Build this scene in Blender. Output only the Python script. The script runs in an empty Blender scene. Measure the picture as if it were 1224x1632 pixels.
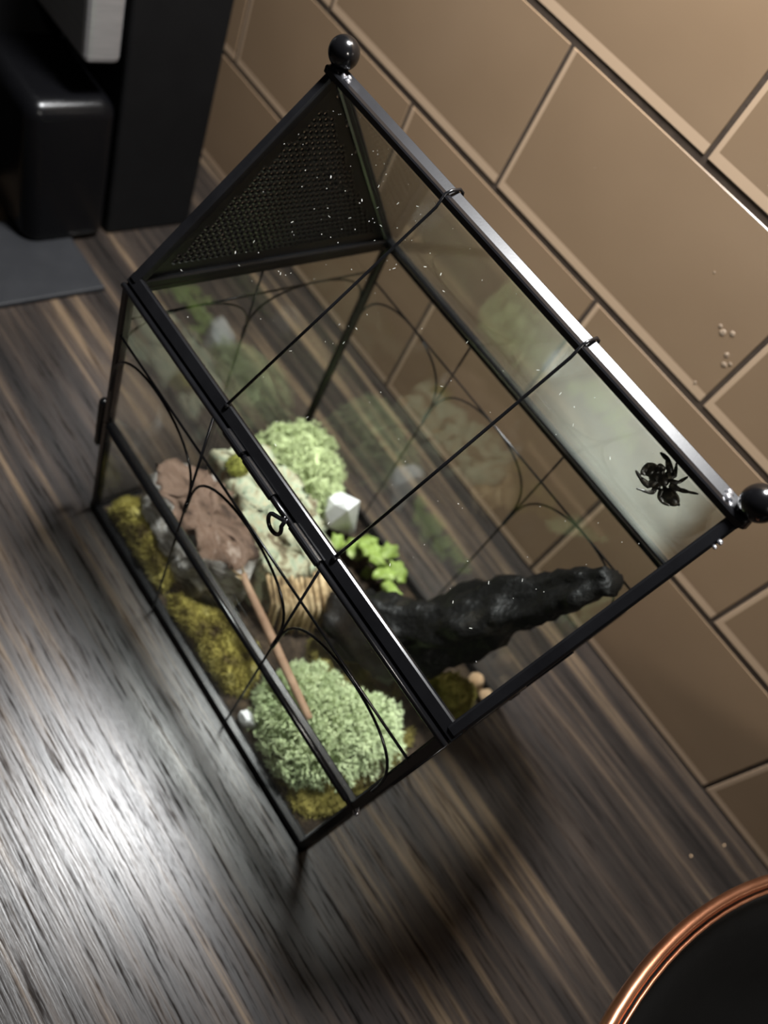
import bpy, math, random
import numpy as np
from mathutils import Vector, Matrix, noise

random.seed(7); rng = np.random.default_rng(7)
scene = bpy.context.scene
col = scene.collection

# ------------------------------------------------------------------ camera
cam_d = bpy.data.cameras.new('camera'); cam = bpy.data.objects.new('camera', cam_d); col.objects.link(cam)
cam_d.sensor_fit = 'VERTICAL'; cam_d.sensor_height = 36.0; cam_d.lens = 1232.68 / 1632 * 36.0
RM = [[0.5738, 0.7326, 0.3661], [0.7706, -0.3316, -0.5443], [-0.2773, 0.5945, -0.7548]]   # right, down, forward
r_, d_, f_ = (Vector(v).normalized() for v in RM)
m = Matrix(((r_.x, -d_.x, -f_.x), (r_.y, -d_.y, -f_.y), (r_.z, -d_.z, -f_.z)))
cam.matrix_world = Matrix.Translation((0.2221, -0.1449, 0.3980)) @ m.to_quaternion().to_matrix().to_4x4()
cam_d.clip_start = 0.005; cam_d.clip_end = 20
cam_d.dof.use_dof = True; cam_d.dof.focus_distance = 0.272; cam_d.dof.aperture_fstop = 7.5
scene.camera = cam

# ------------------------------------------------------------------ world, lamps, exposure
world = bpy.data.worlds.new('world'); scene.world = world; world.use_nodes = True
world.node_tree.nodes['Background'].inputs[0].default_value = (0.9, 0.85, 0.8, 1)
world.node_tree.nodes['Background'].inputs[1].default_value = 0.007

def lamp(name, loc, target, size, power, color):
    d = bpy.data.lights.new(name, 'AREA'); d.shape = 'DISK'; d.size = size; d.energy = power; d.color = color
    o = bpy.data.objects.new(name, d); col.objects.link(o); o.location = loc
    o.rotation_euler = (Vector(target) - Vector(loc)).to_track_quat('-Z', 'Y').to_euler()
    return o
lamp('hood_lamp', (0.025, 0.155, 0.72), (0.06, 0.10, 0.0), 0.12, 15.0, (0.98, 0.99, 1.0))
lamp('under_cabinet_lamp', (1.25, -0.26, 0.82), (0.2, 0.15, 0.1), 0.14, 4.8, (1.0, 0.94, 0.86))

scene.view_settings.view_transform = 'Standard'; scene.view_settings.look = 'None'
scene.view_settings.gamma = 1.0; scene.view_settings.use_curve_mapping = False
scene.view_settings.exposure = 0.0

# ------------------------------------------------------------------ helpers
def tag(o, label=None, cat=None, group=None, kind=None):
    if label: o['label'] = label
    if cat: o['category'] = cat
    if group: o['group'] = group
    if kind: o['kind'] = kind
    return o

def tvec(v, octaves):
    """repeatable vector turbulence"""
    out = Vector((0,0,0)); amp = 1.0; f = 1.0
    for _ in range(octaves):
        q = v * f
        out += Vector((noise.noise(q), noise.noise(q + Vector((31.7, 11.3, 5.9))), noise.noise(q + Vector((7.1, 47.3, 23.9))))) * amp
        amp *= 0.5; f *= 2.0
    return out

class MB:
    """collects verts and faces in world coordinates, builds ONE mesh object"""
    def __init__(s): s.v = []; s.f = []; s.mi = []
    def add(s, v, f, mi=0):
        n = len(s.v); s.v.extend(tuple(map(float, p)) for p in v)
        s.f.extend(tuple(int(i) + n for i in q) for q in f); s.mi.extend([mi] * len(f)); return s
    def box(s, lo, hi, mi=0):
        x0, y0, z0 = lo; x1, y1, z1 = hi
        v = [(x0,y0,z0),(x1,y0,z0),(x1,y1,z0),(x0,y1,z0),(x0,y0,z1),(x1,y0,z1),(x1,y1,z1),(x0,y1,z1)]
        return s.add(v, [(0,3,2,1),(4,5,6,7),(0,1,5,4),(1,2,6,5),(2,3,7,6),(3,0,4,7)], mi)
    def bar(s, a, b, w, h, ref=(0,0,1), mi=0, ch=0.18):
        """chamfered rectangular bar a->b; h is measured along ref, w across"""
        a, b = Vector(a), Vector(b); d = (b - a).normalized(); r = Vector(ref); r = (r - d * r.dot(d)).normalized(); q = d.cross(r)
        c = ch * min(w, h); W, H = w / 2, h / 2
        prof = [(-W+c,-H),(W-c,-H),(W,-H+c),(W,H-c),(W-c,H),(-W+c,H),(-W,H-c),(-W,-H+c)]
        v = [a + q*x + r*y for x, y in prof] + [b + q*x + r*y for x, y in prof]
        n = 8; f = [(i,(i+1)%n,n+(i+1)%n,n+i) for i in range(n)] + [tuple(range(n-1,-1,-1)), tuple(range(n,2*n))]
        return s.add(v, f, mi)
    def tube(s, pts, r, n=8, closed=False, mi=0):
        P = [Vector(p) for p in pts]; k = len(P); R = r if hasattr(r, '__len__') else [r] * k
        T = [((P[(i+1)%k] - P[i-1]) if closed else (P[min(i+1,k-1)] - P[max(i-1,0)])).normalized() for i in range(k)]
        u = T[0].orthogonal().normalized(); v = []; f = []
        for i in range(k):
            u = (u - T[i] * u.dot(T[i])).normalized(); w = T[i].cross(u)
            for j in range(n):
                a = 2*math.pi*j/n; v.append(P[i] + (u*math.cos(a) + w*math.sin(a)) * R[i])
        for i in range(k if closed else k-1):
            i2 = (i+1) % k
            for j in range(n): f.append((i*n+j, i*n+(j+1)%n, i2*n+(j+1)%n, i2*n+j))
        if not closed: f += [tuple(range(n-1,-1,-1)), tuple((k-1)*n+j for j in range(n))]
        return s.add(v, f, mi)
    def ball(s, c, r, nu=20, nv=12, mi=0):
        c = Vector(c); r = r if hasattr(r, '__len__') else (r, r, r); v = [c + Vector((0,0,r[2]))]; f = []
        for i in range(1, nv):
            t = math.pi*i/nv
            for j in range(nu):
                a = 2*math.pi*j/nu; v.append(c + Vector((r[0]*math.sin(t)*math.cos(a), r[1]*math.sin(t)*math.sin(a), r[2]*math.cos(t))))
        v.append(c - Vector((0,0,r[2]))); last = len(v)-1
        for j in range(nu):
            f.append((0, 1+j, 1+(j+1)%nu)); b = 1+(nv-2)*nu; f.append((last, b+(j+1)%nu, b+j))
            for i in range(nv-2):
                p = 1+i*nu; f.append((p+j, p+nu+j, p+nu+(j+1)%nu, p+(j+1)%nu))
        return s.add(v, f, mi)
    def lathe(s, c, prof, n=48, mi=0, closed=True):
        c = Vector(c); v = []; f = []; k = len(prof)
        for r, z in prof:
            for j in range(n): a = 2*math.pi*j/n; v.append(c + Vector((r*math.cos(a), r*math.sin(a), z)))
        for i in range(k if closed else k-1):
            i2 = (i+1) % k
            for j in range(n): f.append((i*n+j, i*n+(j+1)%n, i2*n+(j+1)%n, i2*n+j))
        return s.add(v, f, mi)
    def build(s, name, mat, parent=None, smooth=False, mods=()):
        V = np.array(s.v, float); lo, hi = V.min(0), V.max(0)
        org = np.array([(lo[0]+hi[0])/2, (lo[1]+hi[1])/2, lo[2]])
        me = bpy.data.meshes.new(name); me.from_pydata((V - org).tolist(), [], s.f); 
        mats = mat if isinstance(mat, (list, tuple)) else [mat]
        for mm in mats: me.materials.append(mm)
        if len(mats) > 1: me.polygons.foreach_set('material_index', s.mi)
        if smooth: me.polygons.foreach_set('use_smooth', [True]*len(me.polygons))
        me.update(); o = bpy.data.objects.new(name, me); col.objects.link(o)
        place(o, org, parent); return o

WLOC = {}
def place(o, org, parent=None):
    WLOC[o.name] = np.array(org, float)
    if parent is not None:
        o.parent = parent; o.location = tuple(np.array(org) - WLOC[parent.name])
    else: o.location = tuple(org)

def thing(name, loc, label, cat, group=None):
    o = bpy.data.objects.new(name, None); col.objects.link(o); o.empty_display_size = 0.01
    place(o, loc); return tag(o, label, cat, group)

# ------------------------------------------------------------------ materials
def mat(name):
    m = bpy.data.materials.new(name); m.use_nodes = True; nt = m.node_tree
    return m, nt, nt.nodes['Principled BSDF']
def N(nt, t, **kw):
    n = nt.nodes.new(t)
    for k, v in kw.items():
        if k in n.inputs: n.inputs[k].default_value = v
        else: setattr(n, k, v)
    return n
def ramp(nt, stops):
    n = nt.nodes.new('ShaderNodeValToRGB'); e = n.color_ramp.elements
    while len(e) < len(stops): e.new(0.5)
    for q, (p, c) in zip(e, stops): q.position = p; q.color = (*c, 1)
    return n
def coords(nt, scale=(1,1,1), rot=(0,0,0)):
    tc = N(nt, 'ShaderNodeTexCoord'); mp = N(nt, 'ShaderNodeMapping'); mp.inputs['Scale'].default_value = scale; mp.inputs['Rotation'].default_value = rot
    nt.links.new(tc.outputs['Object'], mp.inputs[0]); return mp.outputs[0]
def simple(name, c, rough=0.5, metal=0.0, spec=0.5, coat=0.0):
    m, nt, b = mat(name); b.inputs['Base Color'].default_value = (*c, 1); b.inputs['Roughness'].default_value = rough
    b.inputs['Metallic'].default_value = metal; b.inputs['Specular IOR Level'].default_value = spec; b.inputs['Coat Weight'].default_value = coat
    return m
def noisy(name, stops, scale, rough=0.8, detail=4, stretch=(1,1,1), bump=0.0, bscale=None, bdist=0.001, spec=0.3, var=None, distortion=0.0):
    """colour from stretched noise through a ramp, with fine relief"""
    m, nt, b = mat(name); co = coords(nt, stretch)
    n = N(nt, 'ShaderNodeTexNoise', Scale=scale, Detail=detail, Roughness=0.6, Distortion=distortion); nt.links.new(co, n.inputs['Vector'])
    r = ramp(nt, stops); nt.links.new(n.outputs['Fac'], r.inputs[0]); out = r.outputs[0]
    nt.links.new(out, b.inputs['Base Color']); b.inputs['Roughness'].default_value = rough; b.inputs['Specular IOR Level'].default_value = spec
    if bump:
        n2 = N(nt, 'ShaderNodeTexNoise', Scale=bscale or scale*4, Detail=5.0, Roughness=0.65); nt.links.new(co, n2.inputs['Vector'])
        bp = N(nt, 'ShaderNodeBump', Strength=bump, Distance=bdist); nt.links.new(n2.outputs['Fac'], bp.inputs['Height']); nt.links.new(bp.outputs[0], b.inputs['Normal'])
    return m

def wood_mat():
    m, nt, b = mat('dark_wood_laminate'); L = nt.links
    big = N(nt, 'ShaderNodeTexNoise', Scale=1.0, Detail=3.0, Roughness=0.5, Distortion=0.3); L.new(coords(nt, (2.2, 34, 1)), big.inputs['Vector'])
    mid = N(nt, 'ShaderNodeTexNoise', Scale=1.0, Detail=5.0, Roughness=0.6, Distortion=0.4); L.new(coords(nt, (3.5, 130, 1)), mid.inputs['Vector'])
    fine = N(nt, 'ShaderNodeTexNoise', Scale=1.0, Detail=4.0, Roughness=0.7); L.new(coords(nt, (22, 600, 1)), fine.inputs['Vector'])
    a = N(nt, 'ShaderNodeMath', operation='MULTIPLY_ADD'); a.inputs[1].default_value = 0.55; L.new(mid.outputs['Fac'], a.inputs[0])
    a2 = N(nt, 'ShaderNodeMath', operation='MULTIPLY'); a2.inputs[1].default_value = 0.45; L.new(big.outputs['Fac'], a2.inputs[0]); L.new(a2.outputs[0], a.inputs[2])
    r = ramp(nt, [(0.36, (0.007, 0.006, 0.0055)), (0.48, (0.017, 0.0135, 0.0115)), (0.545, (0.034, 0.025, 0.019)), (0.61, (0.10, 0.070, 0.043))]); L.new(a.outputs[0], r.inputs[0])
    pr = ramp(nt, [(0.37, (0.5, 0.5, 0.52)), (0.46, (1, 1, 1))]); L.new(fine.outputs['Fac'], pr.inputs[0])
    mx = N(nt, 'ShaderNodeMix', data_type='RGBA', blend_type='MULTIPLY'); mx.inputs['Factor'].default_value = 0.8
    L.new(r.outputs[0], mx.inputs['A']); L.new(pr.outputs[0], mx.inputs['B']); L.new(mx.outputs['Result'], b.inputs['Base Color'])
    rr = N(nt, 'ShaderNodeMapRange'); rr.inputs['To Min'].default_value = 0.38; rr.inputs['To Max'].default_value = 0.24; L.new(mid.outputs['Fac'], rr.inputs[0]); L.new(rr.outputs[0], b.inputs['Roughness'])
    ps = N(nt, 'ShaderNodeMapRange'); ps.inputs['From Min'].default_value = 0.38; ps.inputs['From Max'].default_value = 0.47; ps.inputs['To Min'].default_value = 0.03; ps.inputs['To Max'].default_value = 0.42
    L.new(fine.outputs['Fac'], ps.inputs[0]); L.new(ps.outputs[0], b.inputs['Specular IOR Level'])
    bp = N(nt, 'ShaderNodeBump', Strength=0.35, Distance=0.0005); L.new(fine.outputs['Fac'], bp.inputs['Height']); L.new(bp.outputs[0], b.inputs['Normal'])
    return m

def glass_mat(name, tint, painted_sheen=None):
    """clear pane: what passes through plus a mirror share that grows towards grazing angles"""
    m, nt, b = mat(name); L = nt.links; nt.nodes.remove(b); out = nt.nodes['Material Output']
    lw = N(nt, 'ShaderNodeLayerWeight'); lw.inputs['Blend'].default_value = 0.5
    pw = N(nt, 'ShaderNodeMath', operation='POWER'); pw.inputs[1].default_value = 5.0; L.new(lw.outputs['Facing'], pw.inputs[0])
    sc = N(nt, 'ShaderNodeMath', operation='MULTIPLY_ADD'); sc.inputs[1].default_value = 0.955; sc.inputs[2].default_value = 0.045; L.new(pw.outputs[0], sc.inputs[0])
    tr = N(nt, 'ShaderNodeBsdfTransparent'); tr.inputs[0].default_value = (*tint, 1)
    gl = N(nt, 'ShaderNodeBsdfGlossy'); gl.inputs['Color'].default_value = (0.97, 1.0, 0.98, 1); gl.inputs['Roughness'].default_value = 0.0
    mx = N(nt, 'ShaderNodeMixShader'); L.new(sc.outputs[0], mx.inputs[0]); L.new(tr.outputs[0], mx.inputs[1]); L.new(gl.outputs[0], mx.inputs[2])
    last = mx.outputs[0]
    if painted_sheen:      # painted reflection: a pale patch towards one end and the foot of the pane
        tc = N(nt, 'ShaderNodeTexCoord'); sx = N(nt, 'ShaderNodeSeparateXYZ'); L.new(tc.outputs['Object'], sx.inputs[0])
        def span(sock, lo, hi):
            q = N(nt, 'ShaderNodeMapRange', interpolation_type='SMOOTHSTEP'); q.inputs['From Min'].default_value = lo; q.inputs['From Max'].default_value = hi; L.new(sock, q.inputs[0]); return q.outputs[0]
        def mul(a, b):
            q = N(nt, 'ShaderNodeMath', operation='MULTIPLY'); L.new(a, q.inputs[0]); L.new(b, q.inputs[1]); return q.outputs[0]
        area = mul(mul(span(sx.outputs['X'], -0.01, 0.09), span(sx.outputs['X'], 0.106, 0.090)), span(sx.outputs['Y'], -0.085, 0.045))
        n = N(nt, 'ShaderNodeTexNoise', Scale=painted_sheen[1], Detail=3.0, Roughness=0.5, Distortion=0.6); L.new(coords(nt, painted_sheen[2]), n.inputs['Vector'])
        mr = N(nt, 'ShaderNodeMapRange'); mr.inputs['From Min'].default_value = painted_sheen[3]; mr.inputs['From Max'].default_value = painted_sheen[4]; mr.inputs['To Max'].default_value = painted_sheen[0]; L.new(n.outputs['Fac'], mr.inputs[0])
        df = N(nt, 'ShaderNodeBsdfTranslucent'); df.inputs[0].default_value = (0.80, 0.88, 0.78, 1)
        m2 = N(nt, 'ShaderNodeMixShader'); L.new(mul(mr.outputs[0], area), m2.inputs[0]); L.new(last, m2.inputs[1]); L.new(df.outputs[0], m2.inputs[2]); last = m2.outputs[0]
    L.new(last, out.inputs['Surface']); return m

M = {}
M['wood'] = wood_mat()
M['tile'] = noisy('taupe_glazed_tile', [(0.3, (0.205, 0.138, 0.084)), (0.7, (0.235, 0.160, 0.099))], 9, rough=0.22, detail=2, bump=0.02, bscale=30, bdist=0.002, spec=0.5)
M['tile_rim'] = simple('tile_painted_edge_light', (0.42, 0.30, 0.20), 0.3)  # bright light along the tile edge, painted as a paler colour
M['grout'] = noisy('brown_grout', [(0.3, (0.040, 0.027, 0.019)), (0.7, (0.060, 0.042, 0.029))], 90, rough=0.9, bump=0.3, bscale=400, bdist=0.0005)
M['metal'] = noisy('black_painted_metal', [(0.3, (0.0035, 0.0035, 0.004)), (0.7, (0.006, 0.006, 0.0068))], 40, rough=0.20, bump=0.03, bscale=900, bdist=0.0003, spec=0.42)
M['ridge'] = noisy('satin_black_painted_metal', [(0.3, (0.006, 0.006, 0.0068)), (0.7, (0.010, 0.010, 0.0115))], 40, rough=0.33, bump=0.08, bscale=1200, bdist=0.0003, spec=0.40)
M['ball'] = simple('black_satin_ball', (0.003, 0.003, 0.0034), 0.17, spec=0.5)
M['solder'] = noisy('bright_solder', [(0.3, (0.25, 0.25, 0.27)), (0.7, (0.6, 0.6, 0.62))], 300, rough=0.25, bump=0.4, bscale=500, bdist=0.0005)
M['solder'].node_tree.nodes['Principled BSDF'].inputs['Metallic'].default_value = 0.8
M['glass'] = glass_mat('clear_glass', (0.965, 0.975, 0.965))
M['sheen_glass'] = glass_mat('painted_sheen_glass', (0.965, 0.975, 0.965), (0.21, 9.0, (0.7, 1, 1), 0.15, 0.75))
M['mesh'] = simple('black_perforated_metal', (0.005, 0.005, 0.0055), 0.28, spec=0.6)
M['base'] = simple('black_base_plate', (0.01, 0.01, 0.011), 0.35)
M['dust'] = simple('pale_dust', (0.75, 0.74, 0.70), 0.8)
M['soil'] = noisy('dark_soil', [(0.3, (0.012, 0.008, 0.006)), (0.55, (0.05, 0.034, 0.022)), (0.75, (0.11, 0.075, 0.045))], 160, rough=0.95, bump=0.8, bscale=500, bdist=0.002)
M['moss'] = noisy('olive_cushion_moss', [(0.30, (0.045, 0.028, 0.012)), (0.42, (0.15, 0.12, 0.024)), (0.56, (0.29, 0.245, 0.055)), (0.72, (0.46, 0.41, 0.17))], 70, rough=0.85, detail=3)
M['moss_dark'] = noisy('dull_olive_moss', [(0.30, (0.05, 0.032, 0.016)), (0.46, (0.12, 0.098, 0.022)), (0.66, (0.22, 0.185, 0.045))], 70, rough=0.85, detail=3)
M['lichen'] = noisy('mint_reindeer_lichen', [(0.3, (0.42, 0.51, 0.27)), (0.7, (0.68, 0.76, 0.47))], 90, rough=0.85, detail=3)
M['lichen_y'] = noisy('yellow_green_reindeer_lichen', [(0.3, (0.36, 0.42, 0.20)), (0.7, (0.58, 0.65, 0.37))], 90, rough=0.85, detail=3)
M['bark'] = noisy('reddish_brown_bark', [(0.36, (0.03, 0.018, 0.013)), (0.43, (0.13, 0.080, 0.056)), (0.53, (0.19, 0.125, 0.092)), (0.60, (0.14, 0.082, 0.055)), (0.68, (0.36, 0.28, 0.23))], 55, rough=0.8, detail=6, stretch=(0.7, 1.6, 1), bump=0.5, bscale=120, bdist=0.002)
M['bark_side'] = noisy('grey_bark_crust', [(0.36, (0.07, 0.055, 0.045)), (0.45, (0.30, 0.27, 0.24)), (0.60, (0.60, 0.57, 0.54))], 110, rough=0.9, detail=6, stretch=(0.6, 0.6, 2.0), bump=1.0, bscale=160, bdist=0.002)
M['lichen_bark'] = noisy('pale_lichened_bark', [(0.33, (0.06, 0.045, 0.03)), (0.41, (0.15, 0.115, 0.07)), (0.46, (0.31, 0.29, 0.19)), (0.52, (0.40, 0.40, 0.28)), (0.56, (0.25, 0.31, 0.22)), (0.61, (0.38, 0.36, 0.24)), (0.68, (0.30, 0.19, 0.09))], 75, rough=0.9, detail=6, bump=0.7, bscale=140, bdist=0.002, distortion=0.5)
M['fibre'] = noisy('tan_split_wood', [(0.3, (0.10, 0.060, 0.03)), (0.5, (0.36, 0.25, 0.13)), (0.7, (0.60, 0.46, 0.28))], 30, rough=0.85, detail=4, stretch=(6, 6, 0.6), bump=0.7, bscale=60, bdist=0.002)
M['driftwood'] = noisy('charred_black_wood', [(0.3, (0.002, 0.0019, 0.0018)), (0.60, (0.006, 0.0057, 0.0053)), (0.78, (0.035, 0.030, 0.022))], 45, rough=0.5, detail=6, stretch=(1, 0.5, 0.6), bump=0.9, bscale=80, bdist=0.004, spec=0.22)
M['twig'] = noisy('reddish_twig', [(0.3, (0.22, 0.125, 0.075)), (0.7, (0.40, 0.26, 0.17))], 80, rough=0.7, bump=0.3, bscale=300)
M['leaf'] = noisy('lime_green_leaf', [(0.32, (0.13, 0.17, 0.03)), (0.5, (0.21, 0.29, 0.065)), (0.68, (0.40, 0.46, 0.20))], 90, rough=0.55, detail=3, bump=0.4, bscale=250)
M['crystal'] = noisy('milky_white_crystal', [(0.3, (0.78, 0.78, 0.78)), (0.7, (0.93, 0.93, 0.93))], 60, rough=0.45, bump=0.2, bscale=200)
M['tan_stone'] = noisy('tan_pebble', [(0.3, (0.42, 0.26, 0.14)), (0.7, (0.62, 0.46, 0.30))], 80, rough=0.8, bump=0.3)
M['spider'] = noisy('glossy_black_spider', [(0.3, (0.010, 0.009, 0.008)), (0.56, (0.030, 0.024, 0.018)), (0.72, (0.22, 0.19, 0.14))], 480, rough=0.33, detail=3, bump=0.4, bscale=1500, bdist=0.0002, spec=0.7)
M['black_plastic'] = noisy('black_matte_plastic', [(0.3, (0.0022, 0.0022, 0.0024)), (0.7, (0.003, 0.003, 0.0032))], 60, rough=0.55, spec=0.15, bump=0.05, bscale=800)
M['black_gloss'] = simple('black_gloss_plastic', (0.0022, 0.0022, 0.0026), 0.25, spec=0.18)
M['silver'] = noisy('brushed_grey_metal', [(0.3, (0.42, 0.42, 0.43)), (0.7, (0.50, 0.50, 0.51))], 50, rough=0.38, stretch=(1, 1, 12))
M['silver'].node_tree.nodes['Principled BSDF'].inputs['Metallic'].default_value = 0.85
M['slate'] = noisy('slate_grey_rubber', [(0.3, (0.010, 0.0105, 0.012)), (0.7, (0.014, 0.0145, 0.016))], 60, rough=0.6, spec=0.2, bump=0.1, bscale=600)
M['copper'] = noisy('copper_band', [(0.3, (0.36, 0.155, 0.085)), (0.7, (0.48, 0.23, 0.135))], 60, rough=0.34, bump=0.05, bscale=300)
M['copper'].node_tree.nodes['Principled BSDF'].inputs['Metallic'].default_value = 1.0
M['bowl'] = noisy('black_leathery_enamel', [(0.3, (0.0022, 0.0021, 0.002)), (0.7, (0.0034, 0.0032, 0.003))], 80, rough=0.5, spec=0.25, bump=0.15, bscale=900, bdist=0.0005)

# ------------------------------------------------------------------ setting: counter and tiled wall
YW = 0.243
c = MB().box((-0.95, -0.55, -0.04), (1.05, YW + 0.004, 0.0))
tag(c.build('countertop', M['wood']), 'dark streaked wood-grain kitchen countertop under everything', 'countertop')

w = MB().box((-0.95, YW + 0.0004, -0.04), (1.05, YW + 0.08, 1.0))
wall = tag(w.build('wall_back', M['grout']), 'taupe brown tiled kitchen wall behind the terrarium', kind='structure')
PX, TW = 0.1785, 0.1757           # joint pitch and tile width
zl = [0.0012] + [0.0905 + 0.0876 * k for k in range(7)]
def tile_mesh(name, Wt, Ht):
    """slab with eased edges; a paler strip runs along the foot and one side, edge light put into its colour"""
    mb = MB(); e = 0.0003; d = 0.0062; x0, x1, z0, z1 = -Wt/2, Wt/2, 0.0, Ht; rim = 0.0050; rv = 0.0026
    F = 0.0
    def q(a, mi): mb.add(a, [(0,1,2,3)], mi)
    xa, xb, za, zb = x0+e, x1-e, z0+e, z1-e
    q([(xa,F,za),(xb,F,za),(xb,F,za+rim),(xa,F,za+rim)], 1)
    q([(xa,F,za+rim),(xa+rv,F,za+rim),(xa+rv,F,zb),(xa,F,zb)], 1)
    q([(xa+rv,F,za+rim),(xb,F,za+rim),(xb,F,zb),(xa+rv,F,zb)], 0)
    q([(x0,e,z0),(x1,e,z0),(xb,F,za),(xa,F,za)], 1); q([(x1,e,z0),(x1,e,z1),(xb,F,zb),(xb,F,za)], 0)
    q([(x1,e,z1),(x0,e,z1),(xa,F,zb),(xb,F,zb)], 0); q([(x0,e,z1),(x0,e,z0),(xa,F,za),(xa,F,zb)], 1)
    q([(x0,d,z0),(x1,d,z0),(x1,e,z0),(x0,e,z0)], 0); q([(x1,d,z0),(x1,d,z1),(x1,e,z1),(x1,e,z0)], 0)
    q([(x1,d,z1),(x0,d,z1),(x0,e,z1),(x1,e,z1)], 0); q([(x0,d,z1),(x0,d,z0),(x0,e,z0),(x0,e,z1)], 0)
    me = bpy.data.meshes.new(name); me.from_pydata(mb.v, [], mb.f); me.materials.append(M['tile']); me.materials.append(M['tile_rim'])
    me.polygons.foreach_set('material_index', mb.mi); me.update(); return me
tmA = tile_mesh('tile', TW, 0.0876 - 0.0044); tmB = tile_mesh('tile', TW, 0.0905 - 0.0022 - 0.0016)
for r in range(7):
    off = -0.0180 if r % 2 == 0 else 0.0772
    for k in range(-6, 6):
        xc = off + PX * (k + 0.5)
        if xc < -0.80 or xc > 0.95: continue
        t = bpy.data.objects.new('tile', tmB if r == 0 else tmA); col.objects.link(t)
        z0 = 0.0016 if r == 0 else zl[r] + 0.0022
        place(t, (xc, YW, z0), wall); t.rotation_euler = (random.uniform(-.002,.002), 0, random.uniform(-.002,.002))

wm = MB()      # dried water splashes on the glaze
for x_, z_, r_s in ((0.142,0.2150,.0022),(0.146,0.2180,.0018),(0.139,0.2165,.0014),(0.1515,0.2085,.0016),(0.154,0.2040,.0018),(0.1560,0.2065,.0012),(0.0960,0.2990,.0009),(0.150,0.186,.0011),(0.118,0.2330,.0006),(0.010,0.2210,.0008),(0.0310,0.2280,.0006)):
    k_ = MB().ball((x_, YW, z_), (r_s*0.8, 0.00008, r_s*0.7), 12, 6); wm.add([(v[0]+0.25*r_s*noise.noise(Vector(v)*1500), v[1], v[2]+0.25*r_s*noise.noise(Vector(v)*1300)) for v in k_.v], k_.f)
tag(wm.build('water_mark', simple('dried_water_mark', (0.30, 0.225, 0.16), 0.35), wall, True), kind='stuff')

# ------------------------------------------------------------------ the glass terrarium
L, W, H, R, MZ, OY, HZ = 0.22, 0.148, 0.1667, 0.2591, 0.0783, 0.0024, 0.1700
T = thing('glass_terrarium', (L/2, W/2, 0), 'house-shaped glass terrarium with black metal frame, gable roof and two ball finials', 'terrarium')
def B(name, a, b, w, h, ref=(0,0,1), mt='metal', parent=T): return MB().bar(a, b, w, h, ref).build(name, M[mt], parent)
e = 0.0024
for x in (0, L):
    for y in (0, W): B('corner_post', (x, y, 0), (x, y, H), 0.0046, 0.0046, (0,1,0))
for y in (0, W): B('base_rail', (-e, y, e), (L+e, y, e), 0.0048, 0.0048)
for x in (0, L): B('base_rail', (x, 0, e), (x, W, e), 0.0046, 0.0046)
mid = MB().bar((0, -0.0004, MZ), (L, -0.0004, MZ), 0.0042, 0.0046); mid.build('middle_rail', M['metal'], T)
hg = MB().tube([(0.004, -0.0030, MZ+0.0022), (L-0.004, -0.0030, MZ+0.0022)], 0.0015, 10).build('hinge_rod', M['metal'], T, True)
B('eave_rail', (-e, 0, H-0.001), (L+e, 0, H-0.001), 0.0030, 0.0036)
B('eave_rail', (-e, W, H-0.001), (L+e, W, H-0.001), 0.0030, 0.0036)
for x in (0, L): B('eave_rail', (x, 0, H-0.0005), (x, W, H-0.0005), 0.0044, 0.0036)
# roof: lid frame in front, fixed frame behind
ns = Vector((0, -(R-HZ), W/2-OY)).normalized()
B('roof_eave_bar', (-e, OY, HZ), (L+e, OY, HZ), 0.0056, 0.0034, ns)
B('roof_eave_bar', (-e, W-OY, HZ), (L+e, W-OY, HZ), 0.0056, 0.0034, (0, R-HZ, W/2-OY))
B('ridge_bar', (-e, W/2-0.0032, R+0.0005), (L+e, W/2-0.0032, R+0.0005), 0.0030, 0.0032)
B('ridge_bar', (-e, W/2+0.0012, R), (L+e, W/2+0.0012, R), 0.0058, 0.0040, (0, -0.34, 0.94), 'ridge')
for x in (0, L):
    for sgn in (-1, 1):
        a = (x, W/2 + sgn*0.002, R-0.002); b = (x, W/2 + sgn*(W/2-OY), HZ)
        B('gable_bar', a, b, 0.0048, 0.0046, (1,0,0))
    B('gable_tie', (x, OY, HZ-0.0006), (x, W-OY, HZ-0.0006), 0.0048, 0.0040)
# panes (real slabs, 1.6 mm)
def pane(o4, th, mt='glass'):
    a, b, c_, d = (Vector(p) for p in o4); n = (b-a).cross(d-a).normalized() * th/2
    v = [p - n for p in (a,b,c_,d)] + [p + n for p in (a,b,c_,d)]
    return MB().add(v, [(3,2,1,0),(4,5,6,7),(0,1,5,4),(1,2,6,5),(2,3,7,6),(3,0,4,7)]).build('glass_pane', M[mt], T)
g = 0.0014
pane([(0,0,0.004),(L,0,0.004),(L,0,MZ-0.002),(0,0,MZ-0.002)], g)
pane([(0,0,MZ+0.002),(L,0,MZ+0.002),(L,0,H-0.003),(0,0,H-0.003)], g)
pane([(0,W,0.004),(L,W,0.004),(L,W,H-0.003),(0,W,H-0.003)], g)
pane([(0,0.002,0.004),(0,W-0.002,0.004),(0,W-0.002,H-0.003),(0,0.002,H-0.003)], g)
pane([(L,0.002,0.004),(L,W-0.002,0.004),(L,W-0.002,H-0.003),(L,0.002,H-0.003)], g)
pane([(0,OY+0.001,HZ+0.001),(L,OY+0.001,HZ+0.001),(L,W/2-0.004,R-0.0020),(0,W/2-0.004,R-0.0020)], g)
tag(pane([(0,W-OY-0.001,HZ+0.001),(L,W-OY-0.001,HZ+0.001),(L,W/2+0.002,R-0.0020),(0,W/2+0.002,R-0.0020)], g, 'sheen_glass'), 'rear roof pane with a painted pale reflection')
MB().box((0.0015, 0.0015, 0.0005), (L-0.0015, W-0.0015, 0.0030)).build('base_plate', M['base'], T)
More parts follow.
